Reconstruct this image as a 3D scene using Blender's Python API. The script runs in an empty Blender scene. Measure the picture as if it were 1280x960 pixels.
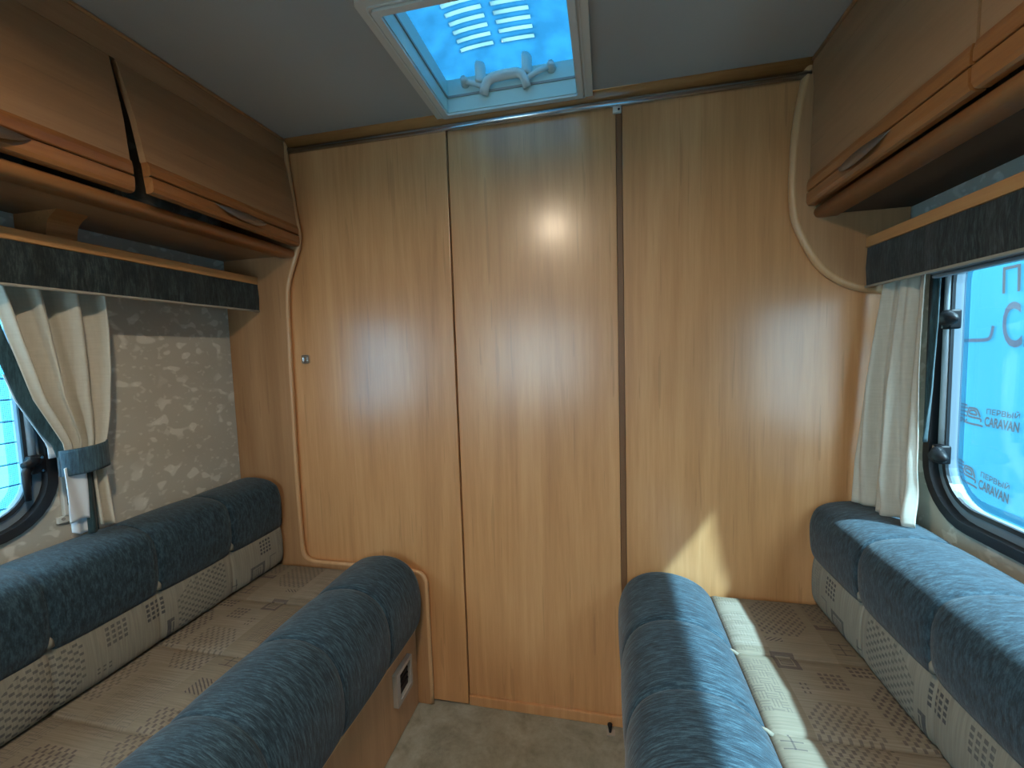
import bpy, bmesh, math, random
from mathutils import Vector, Matrix
random.seed(4)
scene = bpy.context.scene
col = scene.collection

# ------------------------------------------------------------------ camera, sky, sun, exposure
CAM_H = 1.2168
cam = bpy.data.objects.new('camera', bpy.data.cameras.new('camera'))
col.objects.link(cam)
cr = Vector((0.97708255, 0.21061552, -0.03083482))
cu = Vector((0.01418501, 0.08011124, 0.99668499))
cf = Vector((-0.21238755, 0.97428091, -0.07528772))
M = Matrix((cr, cu, -cf)).transposed().to_4x4()
M.translation = Vector((0, 0, CAM_H))
cam.matrix_world = M
cam.data.sensor_width = 36
cam.data.lens = 36 * 542.6 / 1280
cam.data.clip_start = .01
scene.camera = cam

world = bpy.data.worlds.new('sky'); scene.world = world
world.use_nodes = True
bg = world.node_tree.nodes['Background']
bg.inputs[0].default_value = (.82, .93, 1.0, 1)
bg.inputs[1].default_value = 5.5

sun = bpy.data.objects.new('sun', bpy.data.lights.new('sun', 'SUN'))
col.objects.link(sun)
sun.data.energy = 13
sun.data.color = (.68, .91, 1.0)
sun.data.angle = math.radians(1.6)
sun.rotation_euler = Vector((-1, .54, -1.42)).to_track_quat('-Z', 'Y').to_euler()
sun.location = (4, -3, 6)

vs = scene.view_settings
vs.view_transform = 'Standard'; vs.look = 'None'; vs.gamma = 1; vs.use_curve_mapping = False
vs.exposure = 0.5
scene.cycles.max_bounces = 10
scene.cycles.diffuse_bounces = 6
scene.cycles.transparent_max_bounces = 12
scene.cycles.caustics_reflective = False

# ------------------------------------------------------------------ room numbers (metres)
XL, XR = -1.325, 0.77       # side walls
YB, YF = 1.356, -1.75        # partition, front wall
ZC = 1.95                   # ceiling

# ------------------------------------------------------------------ node helpers
class S:
    def __init__(s, nt, sock): s.nt, s.k = nt, sock
    def _m(s, op, *a):
        n = s.nt.nodes.new('ShaderNodeMath'); n.operation = op
        for i, v in enumerate((s,) + a):
            if isinstance(v, S): s.nt.links.new(v.k, n.inputs[i])
            else: n.inputs[i].default_value = v
        return S(s.nt, n.outputs[0])
    def __add__(s, o): return s._m('ADD', o)
    __radd__ = __add__
    def __sub__(s, o): return s._m('SUBTRACT', o)
    def __rsub__(s, o): return (s * -1) + o
    def __mul__(s, o): return s._m('MULTIPLY', o)
    __rmul__ = __mul__
    def __truediv__(s, o): return s._m('DIVIDE', o)
    def lt(s, o): return s._m('LESS_THAN', o)
    def gt(s, o): return s._m('GREATER_THAN', o)
    def fl(s): return s._m('FLOOR')
    def fr(s): return s._m('FRACT')
    def ab(s): return s._m('ABSOLUTE')
    def mn(s, o): return s._m('MINIMUM', o)
    def mx(s, o): return s._m('MAXIMUM', o)
    def mod2(s): return s._m('FLOORED_MODULO', 2.0)
    def clamp(s):
        r = s._m('ADD', 0.0); r.k.node.use_clamp = True; return r

class Mat:
    def __init__(m, name, rough=.5, spec=.5, metal=0, coat=0):
        m.m = bpy.data.materials.new(name); m.m.use_nodes = True
        m.nt = m.m.node_tree
        m.b = m.nt.nodes['Principled BSDF']
        m.b.inputs['Roughness'].default_value = rough
        m.b.inputs['Specular IOR Level'].default_value = spec
        m.b.inputs['Metallic'].default_value = metal
        m.b.inputs['Coat Weight'].default_value = coat
    def node(m, t): return m.nt.nodes.new(t)
    def link(m, a, b): m.nt.links.new(a.k if isinstance(a, S) else a, b)
    def coord(m, kind='Object', scale=(1, 1, 1), rot=(0, 0, 0)):
        t = m.node('ShaderNodeTexCoord'); p = m.node('ShaderNodeMapping')
        p.inputs['Scale'].default_value = scale; p.inputs['Rotation'].default_value = rot
        m.link(t.outputs[kind], p.inputs[0]); return p.outputs[0]
    def xyz(m, vec):
        n = m.node('ShaderNodeSeparateXYZ'); m.link(vec, n.inputs[0])
        return [S(m.nt, o) for o in n.outputs]
    def noise(m, vec, scale=5, detail=3, rough=.5, dist=0):
        n = m.node('ShaderNodeTexNoise'); m.link(vec, n.inputs['Vector'])
        n.inputs['Scale'].default_value = scale; n.inputs['Detail'].default_value = detail
        n.inputs['Roughness'].default_value = rough; n.inputs['Distortion'].default_value = dist
        return S(m.nt, n.outputs[0])
    def ramp(m, fac, stops):
        n = m.node('ShaderNodeValToRGB'); m.link(fac, n.inputs[0])
        el = n.color_ramp.elements
        while len(el) < len(stops): el.new(.5)
        for e, (p, c) in zip(el, stops): e.position = p; e.color = (*c, 1)
        return n.outputs[0]
    def mix(m, fac, a, b, mode='MIX'):
        n = m.node('ShaderNodeMix'); n.data_type = 'RGBA'; n.blend_type = mode
        for v, i in ((fac, 0), (a, 6), (b, 7)):
            if isinstance(v, (S, bpy.types.NodeSocket)): m.link(v, n.inputs[i])
            elif i == 0: n.inputs[0].default_value = v
            else: n.inputs[i].default_value = (*v, 1)
        return n.outputs[2]
    def color(m, c):
        if isinstance(c, (S, bpy.types.NodeSocket)): m.link(c, m.b.inputs['Base Color'])
        else: m.b.inputs['Base Color'].default_value = (*c, 1)
        return m
    def bump(m, h, strength=.3, dist=.002):
        n = m.node('ShaderNodeBump'); n.inputs['Strength'].default_value = strength
        n.inputs['Distance'].default_value = dist
        m.link(h, n.inputs['Height']); m.link(n.outputs[0], m.b.inputs['Normal']); return m

def plain(name, c, rough=.5, metal=0, spec=.5, coat=0):
    m = Mat(name, rough, spec, metal, coat)
    n = m.noise(m.coord(), 40, 2)
    m.color(m.mix(n * .18, c, tuple(x * .8 for x in c)))
    return m.m

def wood(name, c_dark, c_mid, c_light, axis, rough=.38, big=1.0, spec=.5, coat=0, fine=.5):
    """grain runs along `axis` (0,1,2)"""
    m = Mat(name, rough, spec, 0, coat)
    m.b.inputs['Coat Roughness'].default_value = .23
    sc = [6.0 * big] * 3; sc[axis] = .42 * big
    a = m.noise(m.coord('Object', sc), 1.3, 4, .55, 1.3)
    sc2 = [46.0 * big] * 3; sc2[axis] = 2.2 * big
    b = m.noise(m.coord('Object', sc2), 1.5, 3, .6)
    sc3 = [210.0] * 3; sc3[axis] = 9.0
    f = m.noise(m.coord('Object', sc3), 1.3, 2)
    v = (a * .62 + b * .26 + f * .12)
    base = m.ramp(v, [(.36, c_dark), (.5, c_mid), (.63, c_light)])
    fleck = m.noise(m.coord('Object', [x * .35 for x in sc3]), 1.0, 1)
    k = (fleck.gt(.70)) * fine * .5
    m.color(m.mix(k, base, tuple(x * .55 for x in c_dark)))
    m.bump(f, .08, .001)
    return m.m

MAT = {}
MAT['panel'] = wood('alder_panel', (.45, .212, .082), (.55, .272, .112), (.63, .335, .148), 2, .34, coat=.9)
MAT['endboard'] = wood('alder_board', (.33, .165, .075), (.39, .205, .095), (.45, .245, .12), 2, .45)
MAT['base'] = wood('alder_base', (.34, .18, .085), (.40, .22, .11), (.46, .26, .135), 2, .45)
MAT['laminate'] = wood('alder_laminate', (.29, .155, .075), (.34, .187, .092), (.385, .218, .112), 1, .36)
MAT['cherry'] = wood('cherry_strip', (.19, .068, .02), (.28, .108, .032), (.35, .145, .045), 1, .33, 1.6)
MAT['rail'] = wood('cherry_rail', (.29, .12, .04), (.35, .155, .055), (.40, .19, .07), 1, .35)
MAT['shelf'] = wood('alder_shelf', (.42, .21, .08), (.50, .26, .10), (.56, .31, .13), 1, .4)
MAT['edging'] = wood('light_edging', (.48, .26, .12), (.54, .31, .15), (.58, .35, .18), 2, .32)
MAT['moulding'] = wood('moulding_wood', (.34, .15, .05), (.42, .20, .07), (.5, .25, .09), 0, .2, coat=.6)
MAT['joint'] = plain('joint_brown', (.17, .075, .03), .5)
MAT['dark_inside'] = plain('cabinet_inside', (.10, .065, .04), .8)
MAT['black'] = plain('black_plastic', (.008, .008, .010), .5, 0, .25)
MAT['rubber'] = plain('black_rubber', (.016, .018, .022), .45)
MAT['frame_grey'] = plain('grey_window_frame', (.19, .25, .30), .35)
MAT['strut'] = plain('grey_strut', (.33, .38, .42), .4)
MAT['chrome'] = plain('chrome', (.75, .76, .78), .12, 1)
MAT['alu'] = plain('brushed_aluminium', (.62, .64, .68), .22, 1)
MAT['pull'] = plain('satin_pull', (.24, .19, .155), .4, .8)
MAT['white_plastic'] = plain('white_plastic', (.66, .67, .63), .4)
MAT['cream_plastic'] = plain('cream_plastic', (.62, .60, .53), .4)
MAT['shaft'] = plain('pale_green_plastic', (.55, .66, .60), .4)
MAT['socket_frame'] = plain('grey_beige_plastic', (.34, .30, .26), .35)
MAT['white_cloth'] = plain('white_lining', (.70, .80, .90), .8)
MAT['piping'] = plain('pale_piping', (.36, .34, .28), .7)
MAT['print'] = plain('banner_print', (.002, .007, .016), .6)
MAT['print_mid'] = plain('banner_print_mid', (.003, .018, .048), .6)
MAT['ground'] = plain('grey_paving', (.30, .30, .30), .9)
MAT['shell'] = plain('white_shell', (.75, .76, .76), .5)

m = Mat('grey_ceiling_vinyl', .6, .3)
n = m.noise(m.coord(), 260, 3); n2 = m.noise(m.coord(), 3, 2)
m.color(m.mix(n2 * .5, (.40, .40, .375), (.33, .335, .32))).bump(n, .25, .001)
MAT['ceiling'] = m.m

m = Mat('mottled_wallpaper', .75, .3)
c = m.coord('Object', (1, 1, 1.35))
n1 = m.noise(c, 24, 1, .3, .25); n2 = m.noise(c, 50, 1, .4, .2); n3 = m.noise(c, 6, 2)
base = m.mix(n3, (.43, .415, .355), (.54, .525, .455))
bl = ((n1 - .585) * 16).clamp() * ((n3 - .36) * 6).clamp()
b2 = ((n2 - .62) * 12).clamp() * .45
m.color(m.mix((bl * .75 + b2).clamp(), base, (.74, .735, .67))).bump(n2, .12, .001)
MAT['wallpaper'] = m.m

m = Mat('worn_beige_floor', .6, .3)
n1 = m.noise(m.coord(), 9, 5, .65, .6); n2 = m.noise(m.coord(), 60, 3, .6)
m.color(m.mix((((n1 * .75 + n2 * .25) - .5) * 2.6 + .45).clamp(), (.17, .155, .115), (.36, .345, .285))).bump(n2, .2, .002)
MAT['floor'] = m.m

def chenille(name, dark, mid, light, streak=(7, 150, 7)):
    m = Mat(name, .8, .25)
    m.b.inputs['Sheen Weight'].default_value = .15
    m.b.inputs['Sheen Roughness'].default_value = .5
    a = m.noise(m.coord('Object', streak), 1.0, 3, .65, .25)
    b = m.noise(m.coord('Object', tuple(x * 2.7 for x in streak)), 1.0, 2, .6)
    w = m.noise(m.coord('Object'), 520, 1)
    v = a * .6 + b * .3 + w * .1
    m.color(m.ramp(v, [(.36, dark), (.5, mid), (.64, light)])).bump(v, .5, .0025)
    return m.m
MAT['blue'] = chenille('blue_chenille', (.005, .011, .017), (.018, .040, .057), (.058, .110, .138), (26, 250, 26))
MAT['blue_back'] = chenille('blue_chenille_back', (.006, .014, .021), (.016, .039, .057), (.040, .082, .107), (50, 150, 45))
MAT['valance'] = chenille('dark_chenille', (.006, .010, .012), (.018, .028, .030), (.05, .07, .07), (22, 120, 20))
MAT['teal_lining'] = chenille('teal_lining', (.012, .03, .036), (.024, .055, .065), (.04, .085, .095), (60, 160, 20))
MAT['tieback'] = chenille('tieback_blue', (.02, .04, .06), (.04, .085, .12), (.07, .14, .18), (60, 200, 15))

m = Mat('cream_curtain', .85, .2)
w1 = m.noise(m.coord('Object', (30, 30, 260)), 1, 2); w2 = m.noise(m.coord('Object', (180, 180, 25)), 1, 2)
m.color(m.mix(w1 * .5 + w2 * .5, (.44, .42, .35), (.62, .60, .52))).bump(w1 + w2, .25, .001)
m.b.inputs['Transmission Weight'].default_value = 0
MAT['curtain'] = m.m

def motif_fabric(name, warm, pale, ink, seed, INK):
    """woven beige fabric with printed patches; UV in metres: u along the bench, v across"""
    m = Mat(name, .85, .2)
    t = m.node('ShaderNodeTexCoord')
    u, v, _ = m.xyz(t.outputs['UV'])
    u = u + seed * 3.17; v = v + seed * 1.31
    def white(a, b, k):
        n = m.node('ShaderNodeTexWhiteNoise'); n.noise_dimensions = '3D'
        c = m.node('ShaderNodeCombineXYZ')
        m.link(a, c.inputs[0]); m.link(b, c.inputs[1]); c.inputs[2].default_value = k
        m.link(c.outputs[0], n.inputs[0]); return S(m.nt, n.outputs[0])
    def band(x, lo, hi): return x.gt(lo) * x.lt(hi)
    def layer(cu_, cv_, k):
        row = (v / cv_).fl()
        uu = u / cu_ + row * .37
        ci = uu.fl()
        fu = uu.fr() * cu_; fv = (v / cv_).fr() * cv_     # metres inside the cell
        rnd = white(ci, row, k); r2 = white(ci, row, k + 7.5)
        return fu, fv, rnd, r2
    # large fields: check of small blocks, basket of dashes
    fu, fv, rnd, r2 = layer(.185, .145, 1.0)
    inside = band(fu, .012, .165) * band(fv, .008, .130)
    gx = fu / .0098; gy = fv / .0086
    par = (gx.fl() + gy.fl()).mod2().lt(.5)
    dots = par * ((gx.fr() - .5).ab().lt(.46)) * ((gy.fr() - .5).ab().lt(.36)) * (fu * .8 + fv).gt(.055) * (fu * .7 + fv).lt(.215) * inside
    hx = fu / .021; hy = fv / .021
    par2 = (hx.fl() + hy.fl()).mod2().lt(.5)
    l1 = par2 * ((hy * 3).fr().lt(.34)) + (1 - par2) * ((hx * 3).fr().lt(.34))
    basket = l1 * inside * .6
    field = dots * rnd.lt(.46) + basket * band(rnd, .46, .66)
    nofield = rnd.gt(.66)
    k1 = .6 + r2 * .4
    # small motifs between the fields
    fu, fv, rnd, r2 = layer(.0925, .0725, 5.0)
    cx_ = (fu - .045).ab(); cy_ = (fv - .036).ab()
    e = (cx_ * .85).mx(cy_)
    emblem = band(e, .0165, .0255) + e.lt(.0115) * ((fu / .006).fr().lt(.5)) + band(e, .0115, .0130)
    key = band((fu / .017).fr(), .0, .17) * band(fv, .016, .056) * band(fu, .017, .068) + band(fv, .034, .0375) * band(fu, .017, .056)
    outline = band((cx_ * .75).mx(cy_), .0275, .0300)
    sq = ((fu / .0125).fr().lt(.62)) * ((fv / .0125).fr().lt(.62)) * band(fu, .025, .075) * band(fv, .0125, .0625)
    diag = (((fu + fv * .7) / .0085).fr().lt(.38)) * band(fu, .02, .065) * band(fv, .016, .055)
    pairs = band((fu / .012).fr(), .0, .5) * band(fu, .036, .072) * (band(fv, .022, .026) + band(fv, .032, .036))
    small = (emblem * band(rnd, -1, .15) + key * band(rnd, .15, .30) + outline * band(rnd, .30, .42) + sq * band(rnd, .42, .58)
             + diag * band(rnd, .58, .70) + pairs * band(rnd, .70, .86)) * nofield
    ink_m = field * k1 + small
    fu2, fv2, ra, rb = layer(.19, .14, 21.0)
    tone = ra
    weave = m.node('ShaderNodeCombineXYZ')
    m.link(u * 260.0, weave.inputs[0]); m.link(v * 7.0, weave.inputs[1])
    w = m.noise(weave.outputs[0], 1.0, 3, .6)
    weave2 = m.node('ShaderNodeCombineXYZ')
    m.link(u * 300.0, weave2.inputs[0]); m.link(v * 60.0, weave2.inputs[1])
    w2 = m.noise(weave2.outputs[0], 1.0, 2, .6)
    ground = m.mix(tone * .75, warm, pale)
    ground = m.mix(((w - .5) * 1.6 + .35).clamp(), ground, tuple(x * .62 for x in warm))
    k = (ink_m * INK * (.7 + r2 * .3) * (.5 + w2 * .9)).clamp()
    m.color(m.mix(k, ground, ink)).bump(w + w2 * .5, .35, .0015)
    return m.m
MAT['motif'] = motif_fabric('motif_weave', (.20, .165, .12), (.29, .255, .205), (.06, .048, .05), 0, .88)
MAT['motif_back'] = motif_fabric('motif_weave_back', (.27, .25, .20), (.33, .325, .28), (.055, .058, .065), 3, .95)

def sheet(name, tint, gloss=.06, transl=None, transl_col=(.8, .9, 1), rough=.05):
    mt = bpy.data.materials.new(name); mt.use_nodes = True
    nt = mt.node_tree; nt.nodes.clear()
    out = nt.nodes.new('ShaderNodeOutputMaterial')
    tr = nt.nodes.new('ShaderNodeBsdfTransparent'); tr.inputs[0].default_value = (*tint, 1)
    gl = nt.nodes.new('ShaderNodeBsdfGlossy'); gl.inputs['Roughness'].default_value = rough
    mx = nt.nodes.new('ShaderNodeMixShader'); mx.inputs[0].default_value = gloss
    first = tr.outputs[0]
    if transl:
        tl = nt.nodes.new('ShaderNodeBsdfTranslucent')
        tn = nt.nodes.new('ShaderNodeTexNoise'); tn.inputs['Scale'].default_value = 14; tn.inputs['Detail'].default_value = 4
        tc = nt.nodes.new('ShaderNodeTexCoord'); nt.links.new(tc.outputs['Object'], tn.inputs[0])
        rp = nt.nodes.new('ShaderNodeValToRGB'); nt.links.new(tn.outputs[0], rp.inputs[0])
        rp.color_ramp.elements[0].position = .35; rp.color_ramp.elements[1].position = .6
        rp.color_ramp.elements[0].color = (*(x * .8 for x in transl_col), 1); rp.color_ramp.elements[1].color = (*transl_col, 1)
        nt.links.new(rp.outputs[0], tl.inputs[0])
        m2 = nt.nodes.new('ShaderNodeMixShader'); m2.inputs[0].default_value = transl
        nt.links.new(tr.outputs[0], m2.inputs[1]); nt.links.new(tl.outputs[0], m2.inputs[2]); first = m2.outputs[0]
    nt.links.new(first, mx.inputs[1]); nt.links.new(gl.outputs[0], mx.inputs[2]); nt.links.new(mx.outputs[0], out.inputs[0])
    return mt
MAT['acrylic'] = sheet('clear_acrylic', (.86, .97, 1.0), .05)
MAT['tinted'] = sheet('tinted_acrylic', (.82, .95, 1.0), .05)
MAT['dome'] = sheet('milky_blue_dome', (.045, .16, .25), .04, .8, (.085, .25, .36))
MAT['louvre'] = sheet('pale_louvre', (.01, .02, .03), .05, .97, (.30, .46, .50))

# dotted print round the pane
mt = sheet('dotted_pane_border', (.86, .97, 1.0), .05); nt = mt.node_tree
out = [n for n in nt.nodes if n.type == 'OUTPUT_MATERIAL'][0]
src = out.inputs[0].links[0].from_socket
df = nt.nodes.new('ShaderNodeBsdfDiffuse'); df.inputs[0].default_value = (.05, .10, .25, 1)
tc = nt.nodes.new('ShaderNodeTexCoord'); vo = nt.nodes.new('ShaderNodeTexVoronoi'); vo.inputs['Scale'].default_value = 330
vo.inputs['Randomness'].default_value = 0
nt.links.new(tc.outputs['Object'], vo.inputs['Vector'])
ls = nt.nodes.new('ShaderNodeMath'); ls.operation = 'LESS_THAN'; ls.inputs[1].default_value = .34
nt.links.new(vo.outputs['Distance'], ls.inputs[0])
mx = nt.nodes.new('ShaderNodeMixShader')
nt.links.new(ls.outputs[0], mx.inputs[0]); nt.links.new(src, mx.inputs[1]); nt.links.new(df.outputs[0], mx.inputs[2])
nt.links.new(mx.outputs[0], out.inputs[0])
MAT['dotted'] = mt

# banner cloth: pale cyan, lets light through
mt = bpy.data.materials.new('pale_blue_banner_cloth'); mt.use_nodes = True; nt = mt.node_tree; nt.nodes.clear()
out = nt.nodes.new('ShaderNodeOutputMaterial'); d = nt.nodes.new('ShaderNodeBsdfDiffuse'); t = nt.nodes.new('ShaderNodeBsdfTranslucent')
mx = nt.nodes.new('ShaderNodeMixShader'); mx.inputs[0].default_value = .4
tn = nt.nodes.new('ShaderNodeTexNoise'); tn.inputs['Scale'].default_value = 3; tn.inputs['Detail'].default_value = 3
rp = nt.nodes.new('ShaderNodeValToRGB'); nt.links.new(tn.outputs[0], rp.inputs[0])
rp.color_ramp.elements[0].color = (.028, .135, .20, 1); rp.color_ramp.elements[1].color = (.036, .16, .23, 1)
for s_ in (d, t): nt.links.new(rp.outputs[0], s_.inputs[0])
nt.links.new(d.outputs[0], mx.inputs[1]); nt.links.new(t.outputs[0], mx.inputs[2]); nt.links.new(mx.outputs[0], out.inputs[0])
MAT['banner'] = mt
MAT['siding'] = plain('pale_blue_siding', (.12, .46, .66), .45)
MAT['siding_gap'] = plain('siding_joint', (.12, .30, .38), .7)

# ------------------------------------------------------------------ object helpers
def tag(o, label=None, cat=None, group=None, kind=None):
    if label: o['label'] = label
    if cat: o['category'] = cat
    if group: o['group'] = group
    if kind: o['kind'] = kind
    return o
def thing(name, loc, label, cat, group=None):
    o = bpy.data.objects.new(name, None); o.empty_display_size = .05
    col.objects.link(o); o.location = loc
    return tag(o, label, cat, group)
def origin(o):
    v = Vector(o.location); p = o.parent
    while p: v += Vector(p.location); p = p.parent
    return v
def obj(name, bm, mat, parent=None, smooth=False, at=None, kind=None):
    """bm is in world metres; the object's origin is its parent's origin (or `at`)"""
    L = Vector(at) if at is not None else (origin(parent) if parent else Vector((0, 0, 0)))
    if at is None and not parent:
        L = Vector((0, 0, 0))
    if smooth is not None:
        for f in bm.faces: f.smooth = bool(smooth)
    bmesh.ops.translate(bm, verts=bm.verts, vec=-L)
    me = bpy.data.meshes.new(name); bm.to_mesh(me); bm.free()
    o = bpy.data.objects.new(name, me); col.objects.link(o)
    for mm in (mat if isinstance(mat, (list, tuple)) else [mat]):
        me.materials.append(MAT[mm] if isinstance(mm, str) else mm)
    if parent:
        o.parent = parent; o.location = L - origin(parent)
    else: o.location = L
    if kind: o['kind'] = kind
    return o
def box(bm, a, b, bev=0, seg=2):
    (x0, y0, z0), (x1, y1, z1) = a, b
    x0, x1 = sorted((x0, x1)); y0, y1 = sorted((y0, y1)); z0, z1 = sorted((z0, z1))
    v = [bm.verts.new(p) for p in ((x0, y0, z0), (x1, y0, z0), (x1, y1, z0), (x0, y1, z0), (x0, y0, z1), (x1, y0, z1), (x1, y1, z1), (x0, y1, z1))]
    fs = [bm.faces.new([v[i] for i in q]) for q in ((3, 2, 1, 0), (4, 5, 6, 7), (0, 1, 5, 4), (1, 2, 6, 5), (2, 3, 7, 6), (3, 0, 4, 7))]
    if bev:
        es = {e for f in fs for e in f.edges}
        bmesh.ops.bevel(bm, geom=list(es), offset=bev, segments=seg, affect='EDGES', profile=.6)
    return bm
def boxbm(a, b, bev=0, seg=2): return box(bmesh.new(), a, b, bev, seg)
def loft(bm, rings, closed=True, caps=True, uv=None):
    """rings: equal-length point lists; uv: matching (u,v) lists"""
    layer = bm.loops.layers.uv.verify() if uv else None
    vs_ = [[bm.verts.new(p) for p in r] for r in rings]
    n = len(rings[0])
    for i in range(len(rings) - 1):
        for j in range(n if closed else n - 1):
            k = (j + 1) % n
            try: f = bm.faces.new((vs_[i][j], vs_[i][k], vs_[i + 1][k], vs_[i + 1][j]))
            except ValueError: continue
            if uv:
                for lp, (a, b) in zip(f.loops, ((i, j), (i, k), (i + 1, k), (i + 1, j))):
                    lp[layer].uv = uv[a][b]
    if caps and closed:
        for r, rv in ((vs_[0], 0), (vs_[-1], 1)):
            try: bm.faces.new(r if rv else r[::-1])
            except ValueError: pass
    return bm
def prism_y(pts, y0, y1, bev=0):
    """polygon in (x,z), extruded along y"""
    bm = bmesh.new(); loft(bm, [[(x, y0, z) for x, z in pts], [(x, y1, z) for x, z in pts]])
    bmesh.ops.recalc_face_normals(bm, faces=bm.faces)
    if bev: bmesh.ops.bevel(bm, geom=list(bm.edges), offset=bev, segments=2, affect='EDGES')
    return bm
def prism_x(pts, x0, x1, bev=0):
    bm = bmesh.new(); loft(bm, [[(x0, y, z) for y, z in pts], [(x1, y, z) for y, z in pts]])
    bmesh.ops.recalc_face_normals(bm, faces=bm.faces)
    if bev: bmesh.ops.bevel(bm, geom=list(bm.edges), offset=bev, segments=2, affect='EDGES')
    return bm
def tube(bm, pts, r, n=10, rfun=None, flat=(1, 1)):
    pts = [Vector(p) for p in pts]; rings = []
    up = Vector((0, 0, 1))
    prev = None
    for i, p in enumerate(pts):
        d = (pts[min(i + 1, len(pts) - 1)] - pts[max(i - 1, 0)]).normalized()
        if prev is None:
            a = d.orthogonal().normalized() if abs(d.dot(up)) > .95 else d.cross(up).normalized()
        else:
            a = (prev - d * prev.dot(d)).normalized()
        prev = a; b = d.cross(a)
        rr = rfun(i / (len(pts) - 1)) if rfun else r
        rings.append([p + (a * math.cos(t) * flat[0] + b * math.sin(t) * flat[1]) * rr for t in (2 * math.pi * k / n for k in range(n))])
    loft(bm, rings); bmesh.ops.recalc_face_normals(bm, faces=bm.faces)
    return bm
def smooth_path(pts, n=8):
    """Catmull-Rom through the points (any dimension)"""
    out = []
    P = [pts[0]] + list(pts) + [pts[-1]]
    for i in range(1, len(P) - 2):
        for k in range(n):
            t = k / n; q = []
            for a, b, c, d in zip(P[i - 1], P[i], P[i + 1], P[i + 2]):
                q.append(.5 * ((2 * b) + (-a + c) * t + (2 * a - 5 * b + 4 * c - d) * t * t + (-a + 3 * b - 3 * c + d) * t ** 3))
            out.append(tuple(q))
    out.append(tuple(pts[-1])); return out
def rrect(a0, a1, b0, b1, r, n=8):
    pts = []
    for ca, cb, s in ((a1 - r, b1 - r, 0), (a0 + r, b1 - r, 1), (a0 + r, b0 + r, 2), (a1 - r, b0 + r, 3)):
        for k in range(n + 1):
            t = math.pi / 2 * (s + k / n); pts.append((ca + r * math.cos(t), cb + r * math.sin(t)))
    return pts
def holed_plate(outer, holes, to3, t0, t1):
    """flat plate with holes; to3(a,b,t) maps to world"""
    bm = bmesh.new(); es = []
    for loop in [outer] + holes:
        v = [bm.verts.new((a, b, 0)) for a, b in loop]
        es += [bm.edges.new((v[i], v[(i + 1) % len(v)])) for i in range(len(v))]
    bmesh.ops.triangle_fill(bm, use_beauty=True, use_dissolve=False, edges=es)
    fs = list(bm.faces)
    r = bmesh.ops.extrude_face_region(bm, geom=fs)
    mv = [g for g in r['geom'] if isinstance(g, bmesh.types.BMVert)]
    top = set(mv)
    for v in bm.verts:
        a, b, _ = v.co; v.co = to3(a, b, t1 if v in top else t0)
    bmesh.ops.recalc_face_normals(bm, faces=bm.faces)
    return bm
def ring_bm(o, i, to3, t0, t1):
    bm = bmesh.new()
    loops = [[to3(a, b, t) for a, b in L] for L, t in ((o, t0), (o, t1), (i, t1), (i, t0))]
    v = [[bm.verts.new(p) for p in L] for L in loops]; n = len(o)
    for k in range(4):
        A, B = v[k], v[(k + 1) % 4]
        for j in range(n): bm.faces.new((A[j], A[(j + 1) % n], B[(j + 1) % n], B[j]))
    bmesh.ops.recalc_face_normals(bm, faces=bm.faces)
    return bm
def disc_plate(L, to3, t0, t1):
    bm = bmesh.new()
    loft(bm, [[to3(a, b, t0) for a, b in L], [to3(a, b, t1) for a, b in L]])
    bmesh.ops.recalc_face_normals(bm, faces=bm.faces); return bm
def lerp(a, b, t): return a + (b - a) * t
def interp(tbl, x):
    if x <= tbl[0][0]: return tbl[0][1]
    for (x0, y0), (x1, y1) in zip(tbl, tbl[1:]):
        if x <= x1: return lerp(y0, y1, (x - x0) / (x1 - x0))
    return tbl[-1][1]

# ------------------------------------------------------------------ the shell of the room
WT = .035
LW = (-.28, .773, .835, 1.47, .12)      # left window opening: y0,y1,z0,z1,radius
RW = (.13, 1.232, .80, 1.47, .13)
def rect(a0, a1, b0, b1): return [(a0, b0), (a1, b0), (a1, b1), (a0, b1)]
obj('floor', boxbm((XL - WT, YF - WT, -.05), (XR + WT, YB + .04, 0)), 'floor', kind='structure')
SKY = (-.462, -.064, .898, 1.308)       # rooflight opening x0,x1,y0,y1
obj('ceiling', holed_plate(rect(XL - WT, XR + WT, YF - WT, YB + .04), [rrect(SKY[0], SKY[1], SKY[2], SKY[3], .007, 4)],
    lambda a, b, t: (a, b, t), ZC, ZC + .035), 'ceiling', kind='structure')
obj('wall_left', holed_plate(rect(YF - WT, YB + .04, 0, ZC), [rrect(*LW)], lambda a, b, t: (t, a, b), XL - WT, XL), 'wallpaper', kind='structure')
obj('wall_right', holed_plate(rect(YF - WT, YB + .04, 0, ZC), [rrect(*RW)], lambda a, b, t: (t, a, b), XR, XR + WT), 'wallpaper', kind='structure')
FW = (-1.25, -.20, .72, 1.52, .10)
obj('wall_front', holed_plate(rect(XL, XR, 0, ZC), [rrect(*FW)], lambda a, b, t: (a, t, b), YF - WT, YF), 'wallpaper', kind='structure')
wall_back = obj('wall_back', boxbm((XL, YB + .006, 0), (XR, YB + .04, ZC)), 'joint', kind='structure')

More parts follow.
